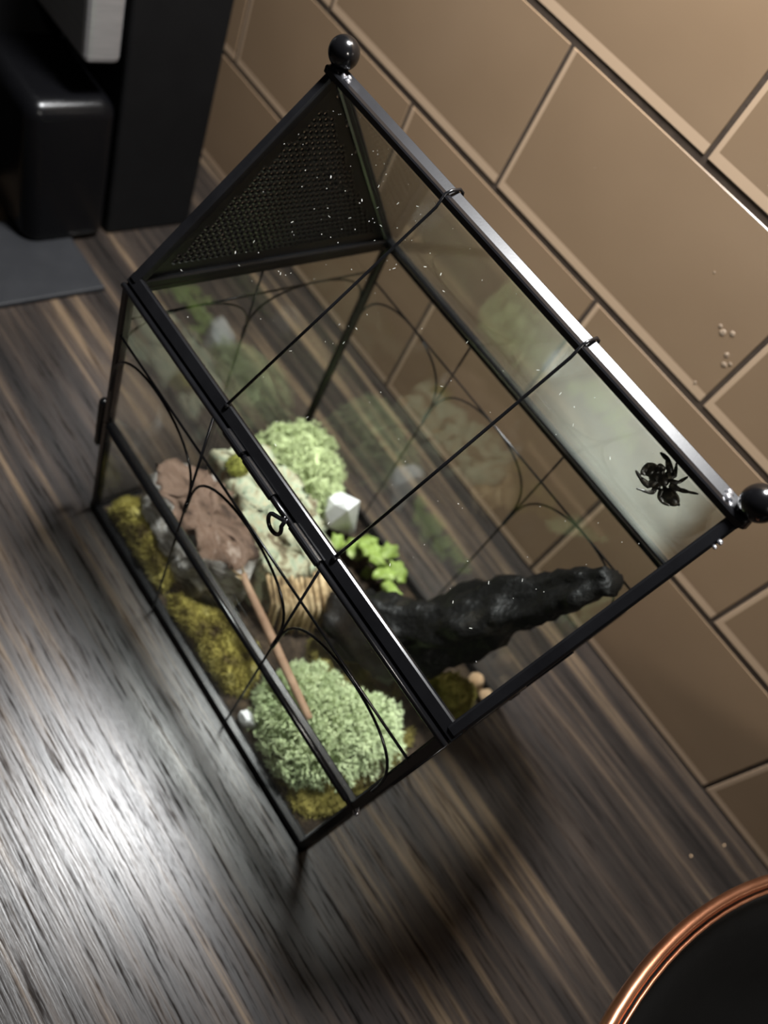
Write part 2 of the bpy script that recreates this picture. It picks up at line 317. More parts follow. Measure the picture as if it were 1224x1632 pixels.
# perforated gable panels
def gable(x):
    mb = MB(); p = 0.0030; hr = 0.0010; th = 0.0003
    apex = (W/2, R-0.003); bl = (OY+0.001, HZ); br = (W-OY-0.001, HZ)
    def dist(y, z):
        sl = (apex[1]-bl[1])/(apex[0]-bl[0]); k = math.hypot(1, sl)
        return min(z-bl[1], (sl*(y-bl[0])-(z-bl[1]))/k, (sl*(br[0]-y)-(z-bl[1]))/k)
    Rh = p/math.sqrt(3); row = 0; z = HZ
    while z < R:
        y = OY + (p/2 if row % 2 else 0)
        while y < W-OY:
            dd = dist(y, z)
            if dd > 0:
                hexv = [(y+Rh*math.cos(math.radians(60*i+30)), z+Rh*math.sin(math.radians(60*i+30))) for i in range(6)]
                if dd < 0.0062:
                    for s, o in ((-1,(5,4,3,2,1,0)),(1,(0,1,2,3,4,5))): mb.add([(x+s*th,*q) for q in hexv], [o])
                else:
                    v = []
                    for s in (-1, 1): v += [(x+s*th,*q) for q in hexv]
                    for s in (-1, 1): v += [(x+s*th*1.9, y+hr*math.cos(math.radians(60*i+30)), z+hr*math.sin(math.radians(60*i+30))) for i in range(6)]
                    f = []
                    for i in range(6):
                        j = (i+1) % 6; f += [(i,12+i,12+j,j), (6+i,6+j,18+j,18+i), (12+i,18+i,18+j,12+j)]
                    mb.add(v, f)
            y += p
        z += p*math.sqrt(3)/2; row += 1
    o = mb.build('mesh_panel', M['mesh'], T); tag(o, 'black perforated metal gable panel'); return o
gable(0.0); gable(L)
# ball finials and solder
for x in (-0.0005, L+0.0005):
    fb = MB().ball((x, W/2+0.0005, R+0.0078), 0.0061, 28, 18); f_o = fb.build('ball_finial', M['ball'], T, True)
    MB().tube([(x, W/2, R-0.001), (x, W/2, R+0.0025), (x, W/2+0.0003, R+0.005)], [0.0036, 0.0030, 0.0034], 14).build('finial_neck', M['metal'], f_o, True)
def blob(pts, seed):
    random.seed(seed); mb = MB()
    for c0, r in pts:
        k = MB().ball((0,0,0), r, 10, 7)
        mb.add([Vector(c0) + Vector(v)*(1+0.35*noise.noise(Vector(v)*900+Vector((seed,0,0)))) for v in k.v], k.f)
    return mb.build('solder_joint', M['solder'], T, True)
blob([((0.0045, W/2-0.0012, R+0.0016), 0.0014), ((0.0075, W/2-0.001, R+0.0014), 0.0012), ((0.0060, W/2+0.0005, R+0.0019), 0.0012)], 1)
blob([((L-0.0065, W/2-0.0010, R+0.0018), 0.0017), ((L-0.0045, W/2-0.0022, R+0.0014), 0.0012), ((L-0.0075, W/2+0.0012, R+0.0018), 0.0016)], 2)
blob([((L+0.0026, W/2-0.0075, R-0.0060), 0.0009), ((L+0.0028, W/2-0.0086, R-0.0078), 0.0007)], 3)
blob([((L+0.0024, -0.0018, MZ+0.001), 0.0016), ((L+0.0022, -0.0006, MZ-0.0014), 0.0011), ((L+0.002, -0.002, MZ+0.004), 0.0009)], 4)
# decorative wires
wr = 0.00060; ZW, ZN = 0.1410, 0.1040; XC = [0.0, 0.0727, 0.1475, L]
def arch(p0, p1, zt, zb, n=22):
    """half-ellipse arch in the vertical plane through p0 and p1"""
    return [(p0[0]+(p1[0]-p0[0])*(0.5-0.5*math.cos(math.pi*i/n)), p0[1]+(p1[1]-p0[1])*(0.5-0.5*math.cos(math.pi*i/n)), zb+(zt-zb)*math.sin(math.pi*i/n)**0.62) for i in range(n+1)]
def wires_long(y, yo):
    MB().tube([(0, y+yo, ZW), (L, y+yo, ZW)], wr, 8).build('wire', M['metal'], T, True)
    for xv in XC[1:3]: MB().tube([(xv, y+yo*1.6, H), (xv, y+yo*1.6, 0.003)], wr, 8).build('wire', M['metal'], T, True)
    for i in range(3): MB().tube(arch((XC[i]+0.0004, y+yo*1.3), (XC[i+1]-0.0004, y+yo*1.3), ZW-0.0006, ZN), wr, 8).build('wire_arch', M['metal'], T, True)
    for xv in XC[1:3]: MB().tube([(xv, y+yo*1.5, ZN+0.004), (xv, y+yo*1.5, ZN-0.0035)], [0.0009, 0.0011], 8).build('wire_joint', M['metal'], T, True)
wires_long(0, -0.0018); wires_long(W, 0.0018)
def wires_side(x, xo):
    MB().tube([(x+xo, 0, 0.1465), (x+xo, W, 0.1465)], wr, 8).build('wire', M['metal'], T, True)
    MB().tube([(x+xo*1.5, W*0.48, H), (x+xo*1.5, W*0.48, 0.004)], wr, 8).build('wire', M['metal'], T, True)
    ys = [0.0, W*0.48, W]
    for i in range(2): MB().tube(arch((x+xo*1.3, ys[i]), (x+xo*1.3, ys[i+1]), 0.146, 0.118), wr, 8).build('wire_arch', M['metal'], T, True)
    MB().tube([(x+xo*1.5, W*0.48, 0.124), (x+xo*1.5, W*0.48, 0.116)], 0.001, 8).build('wire_joint', M['metal'], T, True)
wires_side(0, -0.0018); wires_side(L, 0.0018)
def on_roof(x, s, d):      # s: distance below the ridge along the front slope, d: below the pane
    dn = Vector((0, OY-W/2, HZ-R)).normalized(); return Vector((x, W/2, R)) + dn*s - ns*d
sl = math.hypot(W/2-OY, R-HZ)
for xv in XC[1:3]:
    pts = [on_roof(xv, sl-0.001, -0.0024), on_roof(xv, sl*0.5, -0.0022), on_roof(xv, 0.006, -0.0024), Vector((xv, W/2-0.004, R+0.0024)), Vector((xv, W/2-0.001, R+0.0034)), Vector((xv, W/2+0.003, R+0.0034)), Vector((xv+0.0004, W/2+0.0048, R+0.0022)), Vector((xv+0.0012, W/2+0.0048, R-0.0002)), Vector((xv+0.0018, W/2+0.0042, R-0.0026))]
    MB().tube(pts, 0.00062, 8).build('roof_wire', M['metal'], T, True)
    k = Vector((xv, OY-0.0005, HZ+0.0026)); blobm = MB().ball(k, 0.0012, 10, 7); blobm.build('wire_joint', M['metal'], T, True)
# latch along the eave: two sleeves, a pin and its loop handle
yl, zc = -0.0026, H + 0.0022
MB().tube([(-e, yl+0.001, H+0.0002), (L+e, yl+0.001, H+0.0002)], 0.0013, 10).build('door_rod', M['metal'], T, True)
for x0, x1 in ((0.0815, 0.0930), (0.0958, 0.1143), (0.1282, 0.1455)):
    MB().tube([(x0, yl, zc), (x1, yl, zc)], 0.0019, 14).build('latch_sleeve', M['metal'], T)
pin = MB().tube([(0.094, yl, zc), (0.1400, yl, zc)], 0.00085, 10).build('latch_pin', M['metal'], T, True)
lp = []
for i in range(25):
    a = math.radians(-128 + 256*i/24 - 90 - 0); lp.append((0.1222 + 0.0040*math.cos(a), yl-0.0022, 0.1630 + 0.0044*math.sin(a)))
lp = [(0.1238, yl, zc)] + [(0.1240, yl-0.0012, zc-0.0012)] + lp + [(0.1250, yl-0.0012, zc-0.0012), (0.1252, yl, zc)]
MB().tube(lp, 0.00085, 10).build('loop_handle', M['metal'], pin, True)
MB().tube([(-0.0058, -0.0005, 0.0890), (-0.0060, -0.0005, 0.0870), (-0.0058, -0.0005, 0.0560), (-0.0058, -0.0005, 0.0545)], [0.0019, 0.0024, 0.0024, 0.0019], 14).build('side_knob', M['metal'], T, True)
MB().tube([(-0.006, -0.0005, 0.0770), (0.0, -0.0005, 0.0770)], 0.0012, 8).build('knob_pin', M['metal'], T, True)
# dust on the roof pane
db = MB()
for i in range(150):
    if i < 70: x, s = rng.uniform(0.005, L-0.005), rng.uniform(0.006, sl-0.006)
    else: x, s = rng.normal(0.06, 0.03), abs(rng.normal(0.03, 0.03)) + 0.004
    if not (0.003 < x < L-0.003 and s < sl-0.004): continue
    a = rng.uniform(0, 6.28); ln = rng.choice([0.0001, 0.00014, 0.0002, 0.0005]); q = rng.uniform(0.00004, 0.00009)
    c0 = on_roof(x, s, -g/2-0.0001); u = Vector((math.cos(a), 0, 0)) + (on_roof(0,1,0)-on_roof(0,0,0))*math.sin(a)
    bb = MB().bar(c0-u*ln, c0+u*ln, q*2, q*1.6, ns); db.add(bb.v, bb.f)
tag(db.build('dust', M['dust'], T), kind='stuff')

# ------------------------------------------------------------------ contents
def resample(poly, n):
    P = np.array(poly, float)/1000; Q = np.vstack([P, P[:1]]); d = np.r_[0, np.cumsum(np.hypot(*np.diff(Q, axis=0).T))]
    t = np.linspace(0, d[-1], n, endpoint=False); return np.c_[np.interp(t, d, Q[:,0]), np.interp(t, d, Q[:,1])]
def clampin(P, mgn=0.0035):
    P = P.copy(); P[:,0] = np.clip(P[:,0], mgn, L-mgn); P[:,1] = np.clip(P[:,1], mgn, W-mgn); return P
def mound(poly, prof, amp=0.001, freq=120, n=40, tilt=(0,0), seed=0, mi=None, smooth_out=2, mgn=0.0035):
    """closed chunk: rings of the outline scaled by prof[i][0] at height prof[i][1], roughened"""
    O = resample(poly, n)
    for _ in range(smooth_out): O = (np.roll(O,1,0)+2*O+np.roll(O,-1,0))/4
    O = clampin(O, mgn); c0 = O.mean(0); V = []; F = []; MI = []
    for k, pr in enumerate(prof):
        s, z = pr[:2]; sh = np.array([0, pr[2] if len(pr) > 2 else 0.0])
        for p in c0 + (O-c0)*s + sh:
            zz = z + (tilt[0]*(p[0]-c0[0]) + tilt[1]*(p[1]-c0[1]))*min(1, z/0.02)
            v = Vector((p[0], p[1], zz)); nz = tvec(v*freq + Vector((seed*7.3,0,0)), 3)
            v = v + Vector(nz)*amp*(1 if z > 0.006 else 0.3)
            V.append((min(max(v.x,mgn-0.001),L-mgn+0.001), min(max(v.y,mgn-0.001),W-mgn+0.001), max(v.z, 0.0032)))
    K = len(prof)
    for k in range(K-1):
        for j in range(n): F.append((k*n+j, (k+1)*n+j, (k+1)*n+(j+1)%n, k*n+(j+1)%n)); MI.append(mi(k) if mi else 0)
    F.append(tuple(range(n))); MI.append(0); F.append(tuple((K-1)*n+j for j in range(n-1,-1,-1))); MI.append(0)
    mb = MB(); mb.v = V; mb.f = F; mb.mi = MI; return mb
def dome(h, z0=0.0034, n=9, flat=1.0):
    return [(max(0.02, math.sin(math.pi/2*i/n)**flat), z0 + h*math.cos(math.pi/2*i/n)) for i in range(n+1)]
def surf_points(mb, count, zmin=0.005):
    """random points and normals on a mesh builder's faces"""
    V = np.array(mb.v); tris = []
    for f in mb.f:
        for i in range(1, len(f)-1): tris.append((f[0], f[i], f[i+1]))
    A = V[np.array(tris)]; cr = np.cross(A[:,1]-A[:,0], A[:,2]-A[:,0]); ar = np.linalg.norm(cr, axis=1)
    ok = (A[:,:,2].mean(1) > zmin); ar = ar*ok; idx = rng.choice(len(ar), count, p=ar/ar.sum())
    u = rng.random((count,2)); fl = u.sum(1) > 1; u[fl] = 1-u[fl]
    P = A[idx,0] + u[:,:1]*(A[idx,1]-A[idx,0]) + u[:,1:]*(A[idx,2]-A[idx,0]); Nn = cr[idx]/np.linalg.norm(cr[idx],axis=1)[:,None]
    cen = V.mean(0); flip = ((P-cen)*Nn).sum(1) < 0; Nn[flip] *= -1
    return P, Nn
def cone(mb, a, b, r, mi=0):
    d = b - a; u = d.orthogonal().normalized(); w_ = d.normalized().cross(u)
    v = [a + (u*math.cos(t)+w_*math.sin(t))*r for t in (0, 2.094, 4.189)] + [b]
    mb.add(v, [(0,1,3),(1,2,3),(2,0,3)], mi)
def rv(k=1.0): return Vector((rng.normal(), rng.normal(), rng.normal()))*k
def cushion_moss(name, poly, h, label, mt, count, group=None, ln=0.0022, seed=0):
    mb = mound(poly, dome(h, flat=0.8), 0.0028, 110, 44, seed=seed); P, Nn = surf_points(mb, count, 0.004)
    for p, n in zip(P, Nn):
        a = Vector(p); d = (Vector(n) + Vector((0,0,0.5)) + rv(0.45)).normalized(); cone(mb, a - d*0.0004, a + d*ln*rng.uniform(0.5,1.3), 0.00055)
    o = mb.build(name, mt, smooth=False); return tag(o, label, 'moss', group)
def reindeer(name, poly, prof, label, mt, count, seed=0, ln=0.0058):
    mb = mound(poly, prof, 0.0050, 85, 44, seed=seed, smooth_out=1); P, Nn = surf_points(mb, count, 0.006)
    for p, n in zip(P, Nn):
        a = Vector(p); d = (Vector(n) + Vector((0,0,0.35)) + rv(0.35)).normalized(); l = ln*rng.uniform(0.55, 1.15)
        tip = a + d*l*0.55; cone(mb, a - d*0.0006, tip + d*0.0012, 0.00075)
        for _ in range(4):
            d2 = (d + rv(0.48)).normalized(); t2 = tip + d2*l*0.42; cone(mb, tip - d2*0.0003, t2 + d2*0.0004, 0.00062)
            for _ in range(3):
                d3 = (d2 + rv(0.75)).normalized(); cone(mb, t2 - d3*0.0003, t2 + d3*l*0.27, 0.00050)
    # keep inside the panes
    V = np.array(mb.v); V[:,0] = np.clip(V[:,0], 0.0032, L-0.0032); V[:,1] = np.clip(V[:,1], 0.0032, W-0.0032); V[:,2] = np.maximum(V[:,2], 0.0032); mb.v = [tuple(p) for p in V]
    return tag(mb.build(name, mt), label, 'moss')

# soil
sb = MB(); nx, ny = 70, 46; V = []; 
for j in range(ny+1):
    for i in range(nx+1):
        x = 0.003 + (L-0.006)*i/nx; y = 0.003 + (W-0.006)*j/ny; edge = min(i, j, nx-i, ny-j)
        z = 0.0050 + 0.0042*noise.fractal(Vector((x*60, y*60, 3.1)), 1.0, 2.0, 4) + 0.0012
        V.append((x, y, max(0.0034, z if edge else 0.0036)))
F = [(j*(nx+1)+i, j*(nx+1)+i+1, (j+1)*(nx+1)+i+1, (j+1)*(nx+1)+i) for j in range(ny) for i in range(nx)]
b0 = len(V); V += [(0.003,0.003,0.0031),(L-0.003,0.003,0.0031),(L-0.003,W-0.003,0.0031),(0.003,W-0.003,0.0031)]; F.append((b0+3,b0+2,b0+1,b0))
sb.add(V, F); tag(sb.build('soil', M['soil'], smooth=True), 'thin dark soil covering the terrarium base', 'soil', kind='stuff')

cushion_moss('cushion_moss', [(6,4),(4,16),(16,24),(32,22),(50,14),(66,14),(70,5),(30,4)], 0.022, 'bright yellow-olive cushion moss beside the reddish brown bark', M['moss'], 2600, seed=1)
cushion_moss('cushion_moss', [(66,5),(82,16),(94,26),(112,34),(131,30),(140,18),(140,5),(118,4),(92,4)], 0.017, 'olive cushion moss with brown edge below the reddish brown bark', M['moss'], 2800, seed=2)
cushion_moss('cushion_moss', [(184,104),(192,124),(207,131),(214,126),(216,104),(203,95)], 0.028, 'small olive moss cushion next to the tan pebble', M['moss'], 1500, seed=3)
cushion_moss('cushion_moss', [(172,5),(214,4),(216,26),(216,62),(206,92),(198,60),(190,20)], 0.016, 'dull olive moss strip under the large mint lichen clump', M['moss_dark'], 2200, seed=4)
cushion_moss('cushion_moss', [(128,62),(150,52),(172,66),(190,92),(170,96),(140,84)], 0.013, 'dull olive moss patch under the foot of the black wood', M['moss_dark'], 1500, seed=5)

# reddish bark chunk: flat tilted top, pale crusted sides
bk = mound([(12,22),(9,30),(15,40),(22,46),(30,51),(42,50),(52,53),(72,47),(89,41),(94,34),(90,24),(82,22),(76,16),(58,13.5),(50,10),(38,12),(22,14)],
    [(0.02,0.0475,.0035),(0.25,0.0478,.0035),(0.5,0.0482,.0035),(0.68,0.0480,.0035),(0.82,0.0478,.0035),(0.89,0.0470,.0035),(0.925,0.0450,.003),(0.96,0.040,.002),(0.95,0.035,.001),(1.0,0.029,.0005),(0.99,0.022,-.001),(1.04,0.014,-.001),(1.02,0.0045,-.001)],
    0.0058, 95, 96, tilt=(0.02,-0.05), seed=3, mi=lambda k: 1 if k >= 6 else 0, smooth_out=0)
bo = bk.build('bark_chunk', [M['bark'], M['bark_side']], smooth=True); tag(bo, 'reddish brown bark chunk with pale grey crusted side', 'bark')

# lichen-covered bark with split fibrous end
lb = mound([(15,62),(17,77),(23,91),(41,94),(66,96),(91,90),(108,76),(106,60),(97,45),(82,44),(53,54),(34,56)],
    [(0.02,0.0500),(0.2,0.0500),(0.4,0.0498),(0.55,0.0494),(0.7,0.0486),(0.8,0.0478),(0.9,0.0462),(0.97,0.043),(1.0,0.038),(1.02,0.030),(1.03,0.022),(1.05,0.013),(1.04,0.0045)],
    0.0070, 105, 90, tilt=(-0.05,0.0), seed=9, smooth_out=1)
lo_ = lb.build('bark_log', M['lichen_bark'], smooth=True); tag(lo_, 'pale lichen-covered bark log with split fibrous end', 'bark')
fm = MB()
for i in range(46):
    t = i/45; x = 0.101 + 0.012*math.sin(t*3.0) + rng.uniform(-.0015,.0015); y = 0.046 + 0.040*t
    p0 = Vector((x-0.004, y, 0.043 + rng.uniform(-.004,.002))); p1 = Vector((x + 0.012 + rng.uniform(-.002,.003), y - 0.001 + rng.uniform(-.001,.001), 0.006 + rng.uniform(0,.006)))
    pm = (p0+p1)/2 + Vector((0.0045, 0, 0.004)); fm.tube([p0, pm, p1], [0.0011, 0.0016, 0.0010], 5)
fm.build('split_end', M['fibre'], lo_, True)
mp_ = mound([(26,58),(38,58),(40,72),(30,76),(25,68)], [(0.02,0.0545),(0.5,0.0540),(0.85,0.0520),(1.0,0.0490)], 0.0015, 200, 24, seed=4)
P_, N_ = surf_points(mp_, 260, 0.049)
for p, n in zip(P_, N_):
    d = (Vector(n) + Vector((0,0,.6)) + rv(.4)).normalized(); cone(mp_, Vector(p)-d*.0004, Vector(p)+d*.0022, .0005)
tag(mp_.build('moss_tuft', noisy('yellow_green_moss', [(0.3,(0.12,0.12,0.018)),(0.7,(0.26,0.27,0.05))], 90), lo_), 'yellow green moss tuft')

# reindeer lichen clumps
reindeer('reindeer_moss', [(8,101),(5,118),(10,134),(26,141),(54,132),(68,116),(66,105),(46,107),(29,100)], [(0.02,0.040),(0.3,0.0395),(0.6,0.036),(0.85,0.029),(0.97,0.020),(1.0,0.010),(0.97,0.0036)], 'yellowish green reindeer moss clump curving behind the pale bark log', M['lichen_y'], 760, 6, 0.0085)
reindeer('reindeer_moss', [(163,13),(153,18),(149,28),(149,40),(155,49),(163,46),(171,47),(180,58),(192,68),(200,66),(204,56),(203,36),(197,20),(188,13),(174,11)], [(0.02,0.034),(0.3,0.0335),(0.6,0.031),(0.85,0.026),(0.97,0.018),(1.0,0.010),(0.97,0.0036)], 'large mint green reindeer moss clump under the twig', M['lichen'], 1050, 7, 0.0100)

# crystals: faceted chunks
def crystal(c0, dims, seed, label, rot=0.0):
    r2 = np.random.default_rng(seed); P = r2.normal(size=(26,3)); P /= np.linalg.norm(P,axis=1)[:,None]
    import bmesh
    bm = bmesh.new(); Rz = Matrix.Rotation(rot, 3, 'Z')
    for p in P: bm.verts.new(Rz @ Vector((p[0]*dims[0], p[1]*dims[1], p[2]*dims[2])))
    bmesh.ops.convex_hull(bm, input=bm.verts); 
    loose = [v for v in bm.verts if not v.link_faces]; bmesh.ops.delete(bm, geom=loose, context='VERTS')
    zmin = min(v.co.z for v in bm.verts); bm.verts.index_update()
    mb = MB(); mb.add([(v.co.x+c0[0], v.co.y+c0[1], v.co.z-zmin+c0[2]) for v in bm.verts], [[v.index for v in f.verts] for f in bm.faces]); bm.free()
    return tag(mb.build('crystal', M['crystal']), label, 'crystal', None)
crystal((0.0755, 0.1215, 0.0060), (0.0155, 0.0110, 0.0200), 5, 'milky white crystal chunk beside the yellowish green reindeer moss', 0.5)
crystal((0.1530, 0.0066, 0.0036), (0.0066, 0.0036, 0.0062), 8, 'small white crystal against the front glass below the olive moss', 0.1)
def pebble(c0, dims, seed, label):
    k = MB().ball((0,0,0), 1.0, 18, 12); mb = MB()
    mb.add([Vector(c0)+Vector((v[0]*dims[0],v[1]*dims[1],(v[2]+1)*dims[2]))*(1) + Vector(tvec(Vector(v)*1.3+Vector((seed,0,0)), 2))*dims[0]*0.25 for v in k.v], k.f)
    V = np.array(mb.v); V[:,2] = np.maximum(V[:,2], 0.0034); V[:,0] = np.clip(V[:,0], .002, L-.0012); V[:,1] = np.clip(V[:,1], .002, W-.0012); mb.v = [tuple(p) for p in V]
    return tag(mb.build('pebble', M['tan_stone'], smooth=True), label, 'pebble')
pebble((0.2135, 0.1395, 0.005), (0.0042, 0.0042, 0.0045), 1, 'small tan pebble at the corner beside the olive moss cushion')
pebble((0.2035, 0.1345, 0.005), (0.0050, 0.0060, 0.0090), 5, 'cream coloured pebble half hidden behind the olive moss cushion')

# leafy green plant: ruffled leaves
pl = thing('leafy_plant', (0.112, 0.121, 0.0035), 'lime green ruffled leafy plant behind the black wood', 'plant')
stem = MB().tube([(0.112, 0.121, 0.0036), (0.111, 0.1215, 0.013)], [0.0035, 0.0028], 8).build('stem', M['leaf'], pl, True)
for i in range(15):
    t = i/14; bx, by = 0.090 + 0.050*t + rng.uniform(-.003,.003), 0.117 + 0.010*math.sin(t*3.1) + rng.uniform(-.006,.006)
    ang = rng.uniform(0, 6.28); wd, lg = rng.uniform(.007,.010), rng.uniform(.010,.014); bz = 0.014 + 0.010*math.sin(math.pi*min(1,t*1.0)) + rng.uniform(0,.003)
    nu_, nv_ = 10, 6; V = []; ph = rng.uniform(0,6)
    for a_ in range(nu_+1):
        for b_ in range(nv_+1):
            u = a_/nu_; v = b_/nv_*2-1; wv = wd*math.sin(math.pi*min(1, 0.12+0.88*u)**0.8)*0.9
            xl = (u-0.3)*lg; yl_ = v*wv; zl_ = 0.0022*abs(v)*math.sin(u*11+ph+v*3) + 0.004*math.sin(u*2.2) - 0.003*v*v
            V.append((bx+xl*math.cos(ang)-yl_*math.sin(ang), min(by+xl*math.sin(ang)+yl_*math.cos(ang), W-.003), max(0.004, bz+zl_)))
    F = [(a_*(nv_+1)+b_, (a_+1)*(nv_+1)+b_, (a_+1)*(nv_+1)+b_+1, a_*(nv_+1)+b_+1) for a_ in range(nu_) for b_ in range(nv_)]
    lf = MB().add(V, F).build('leaf', M['leaf'], pl, True); sm = lf.modifiers.new('thickness', 'SOLIDIFY'); sm.thickness = 0.0005

# black charred wood: gnarled branch leaning up into the rear corner
def spline(P, n):
    P = [Vector(p) for p in P]; Q = [P[0]*2-P[1]] + P + [P[-1]*2-P[-2]]; out = []
    for i in range(1, len(Q)-2):
        for k in range(n):
            t = k/n; a, b, c1, d1 = Q[i-1], Q[i], Q[i+1], Q[i+2]
            out.append(0.5*((2*b)+(c1-a)*t+(2*a-5*b+4*c1-d1)*t*t+(3*b-a-3*c1+d1)*t**3))
    return out + [P[-1]]
cw = [(0.134,0.074,0.022),(0.153,0.083,0.038),(0.170,0.094,0.058),(0.182,0.108,0.086),(0.193,0.120,0.112),(0.202,0.128,0.138),(0.2085,0.131,0.153)]
cr = [0.016,0.0205,0.0190,0.0185,0.0125,0.0112,0.0075]
C_ = spline(cw, 8); Rr = np.interp(np.linspace(0,1,len(C_)), np.linspace(0,1,len(cr)), cr)
wt = MB().tube(C_, list(Rr), 30); V = []
for i, p in enumerate(wt.v):
    k = i//30; p = Vector(p); ctr = C_[min(k,len(C_)-1)]; q = p - ctr; a = 2*math.pi*(i%30)/30
    lob = 1 + 0.16*math.sin(2*a+0.10*k) + 0.13*math.sin(3*a-0.17*k+1.0) - 0.22*max(0, math.cos(a-2.2-0.03*k))**12 + 0.34*noise.noise(p*70) + 0.16*noise.noise(p*190) - 0.30*max(0, 1-3.2*abs(noise.noise(Vector((math.cos(a)*1.6, math.sin(a)*1.6, k*0.09)))))**1.5
    v = ctr + q*lob; V.append((min(v.x, L-.0015), min(v.y, W-.0015), max(v.z, 0.0034)))
wt.v = V; tag(wt.build('driftwood', M['driftwood'], smooth=True), 'gnarled black charred wood branch leaning up to the rear corner', 'driftwood')

# twig with broken upper end
tp = spline([(0.094,0.0290,0.0505),(0.104,0.0275,0.050),(0.121,0.0262,0.0475),(0.147,0.0235,0.0445),(0.174,0.0205,0.0425)], 6)
tw = MB().tube(tp, list(np.interp(np.linspace(0,1,len(tp)), [0,.1,.6,1], [.0024,.0019,.0025,.0019])), 12)
to = tw.build('twig', M['twig'], smooth=True); tag(to, 'reddish brown twig laid across the mint reindeer moss', 'twig')
fk = MB(); 
for dx, dy in ((-.007,-.005),(-.006,.002),(-.002,-.005)): cone(fk, Vector((0.0965,0.0288,0.0508)), Vector((0.0955+dx,0.0288+dy,0.0530)), 0.0017)
fk.build('broken_tip', M['fibre'], to)

# ------------------------------------------------------------------ jumping spider clinging under the front roof pane
sp = MB(); gi = g/2
def sp3(q, d): return on_roof(q[0]/1000, q[1]/1000, gi + d/1000)
def ell(q, d, r1, r2, r3, ang):
    """ellipsoid: r1 along ang in the pane plane, r2 across, r3 in depth (mm)"""
    dn = (on_roof(0,1,0)-on_roof(0,0,0)).normalized(); ux = Vector((1,0,0)); a1 = ux*math.cos(ang)+dn*math.sin(ang); a2 = -ux*math.sin(ang)+dn*math.cos(ang)
    k = MB().ball((0,0,0), 1.0, 22, 14); c0 = sp3(q, d)
    sp.add([c0 + a1*(v[0]*r1/1000) + a2*(v[1]*r2/1000) - ns*(v[2]*r3/1000) for v in k.v], k.f)
def leg(pts, ds, rs):
    P3 = [sp3(q, d) for q, d in zip(pts, ds)]; out = []; ro = []
    for i in range(len(P3)-1):
        for k in range(5):
            t = k/5; out.append(P3[i].lerp(P3[i+1], t)); base = 1.2*(rs[i]+(rs[i+1]-rs[i])*t); ro.append((base*(0.85+0.28*math.sin(math.pi*t)))/1000)
    out.append(P3[-1]); ro.append(rs[-1]/1000); sp.tube(out, ro, 10)
ang_b = math.atan2(10.7-11.0, 205.4-193.0)
ell((196.5, 9.4), 3.4, 2.5, 2.0, 1.7, 0.12)        # sternum
ell((194.4, 10.3), 3.6, 2.3, 2.2, 1.9, 0.1)        # head
ell((192.2, 10.6), 3.0, 1.5, 1.9, 1.5, 0.1)        # jaws
ell((199.3, 10.6), 3.2, 1.0, 0.7, 0.7, 0.1)        # waist
ell((202.4, 11.1), 3.6, 3.5, 2.35, 2.3, -0.02)     # abdomen
ell((205.7, 10.8), 3.2, 0.7, 0.5, 0.5, 0.0)        # spinnerets
leg([(195.5,11.0),(195.3,14.0),(191.9,14.3),(189.3,13.9)], [2.6,3.2,1.4,0.25], [0.95,0.95,0.55,0.28])
leg([(194.3,9.2),(192.1,8.5),(190.1,9.7),(190.9,12.8),(192.4,12.7)], [2.6,3.4,3.0,1.4,0.3], [0.95,1.0,0.85,0.6,0.3])
leg([(197.4,11.2),(197.3,13.1),(198.0,14.3),(196.6,15.8),(195.1,16.7),(194.0,17.5)], [2.6,3.2,3.0,1.2,0.5,0.25], [0.7,0.7,0.6,0.42,0.3,0.24])
leg([(194.8,8.6),(194.2,7.0),(192.6,7.0),(192.7,8.0)], [2.4,2.6,1.8,0.8], [0.6,0.6,0.55,0.4])
leg([(196.3,7.8),(196.8,6.2),(192.6,4.2),(189.7,4.6)], [2.6,3.4,1.6,0.3], [0.9,0.95,0.75,0.32])
leg([(197.0,7.8),(198.2,5.9),(195.4,3.0)], [2.4,2.8,0.4], [0.6,0.62,0.3])
leg([(198.3,8.2),(200.4,6.3),(201.0,3.3)], [2.4,2.8,0.4], [0.55,0.55,0.3])
leg([(199.2,8.9),(202.5,7.5),(204.8,6.1),(207.2,4.4)], [2.6,3.0,1.4,0.25], [0.75,0.7,0.45,0.25])
leg([(198.8,11.4),(200.2,13.7),(202.6,14.1),(204.6,13.2)], [2.6,3.2,1.6,0.3], [0.7,0.65,0.45,0.26])
so = sp.build('jumping_spider', M['spider'], smooth=True); tag(so, 'black jumping spider clinging under the sloping glass roof near the ridge', 'spider')
rm = so.modifiers.new('one_skin', 'REMESH'); rm.mode = 'VOXEL'; rm.voxel_size = 0.00016; rm.use_smooth_shade = True

# ------------------------------------------------------------------ black appliance beside the wall, tray and bowl
def rbox(lo, hi, r, seg=4):
    """box with rounded vertical and top edges through an inset profile"""
    import bmesh
    bm = bmesh.new(); bmesh.ops.create_cube(bm, size=1.0)
    for v in bm.verts: v.co = Vector(((v.co.x+.5)*(hi[0]-lo[0])+lo[0], (v.co.y+.5)*(hi[1]-lo[1])+lo[1], (v.co.z+.5)*(hi[2]-lo[2])+lo[2]))
    bmesh.ops.bevel(bm, geom=bm.edges[:], offset=r, segments=seg, profile=0.5, affect='EDGES'); bm.verts.index_update()
    mb = MB(); mb.add([tuple(v.co) for v in bm.verts], [[v.index for v in f.verts] for f in bm.faces]); bm.free(); return mb
A = thing('kitchen_appliance', (-0.33, 0.03, 0.0), 'black kitchen appliance with rounded front column and silver grey housing', 'appliance')
rbox((-0.46, -0.16, 0.0), (-0.285, 0.112, 0.36), 0.006).build('body', M['black_plastic'], A, True)
rbox((-0.46, 0.1145, 0.0), (-0.2155, 0.184, 0.36), 0.003, 3).build('side_panel', M['black_plastic'], A)
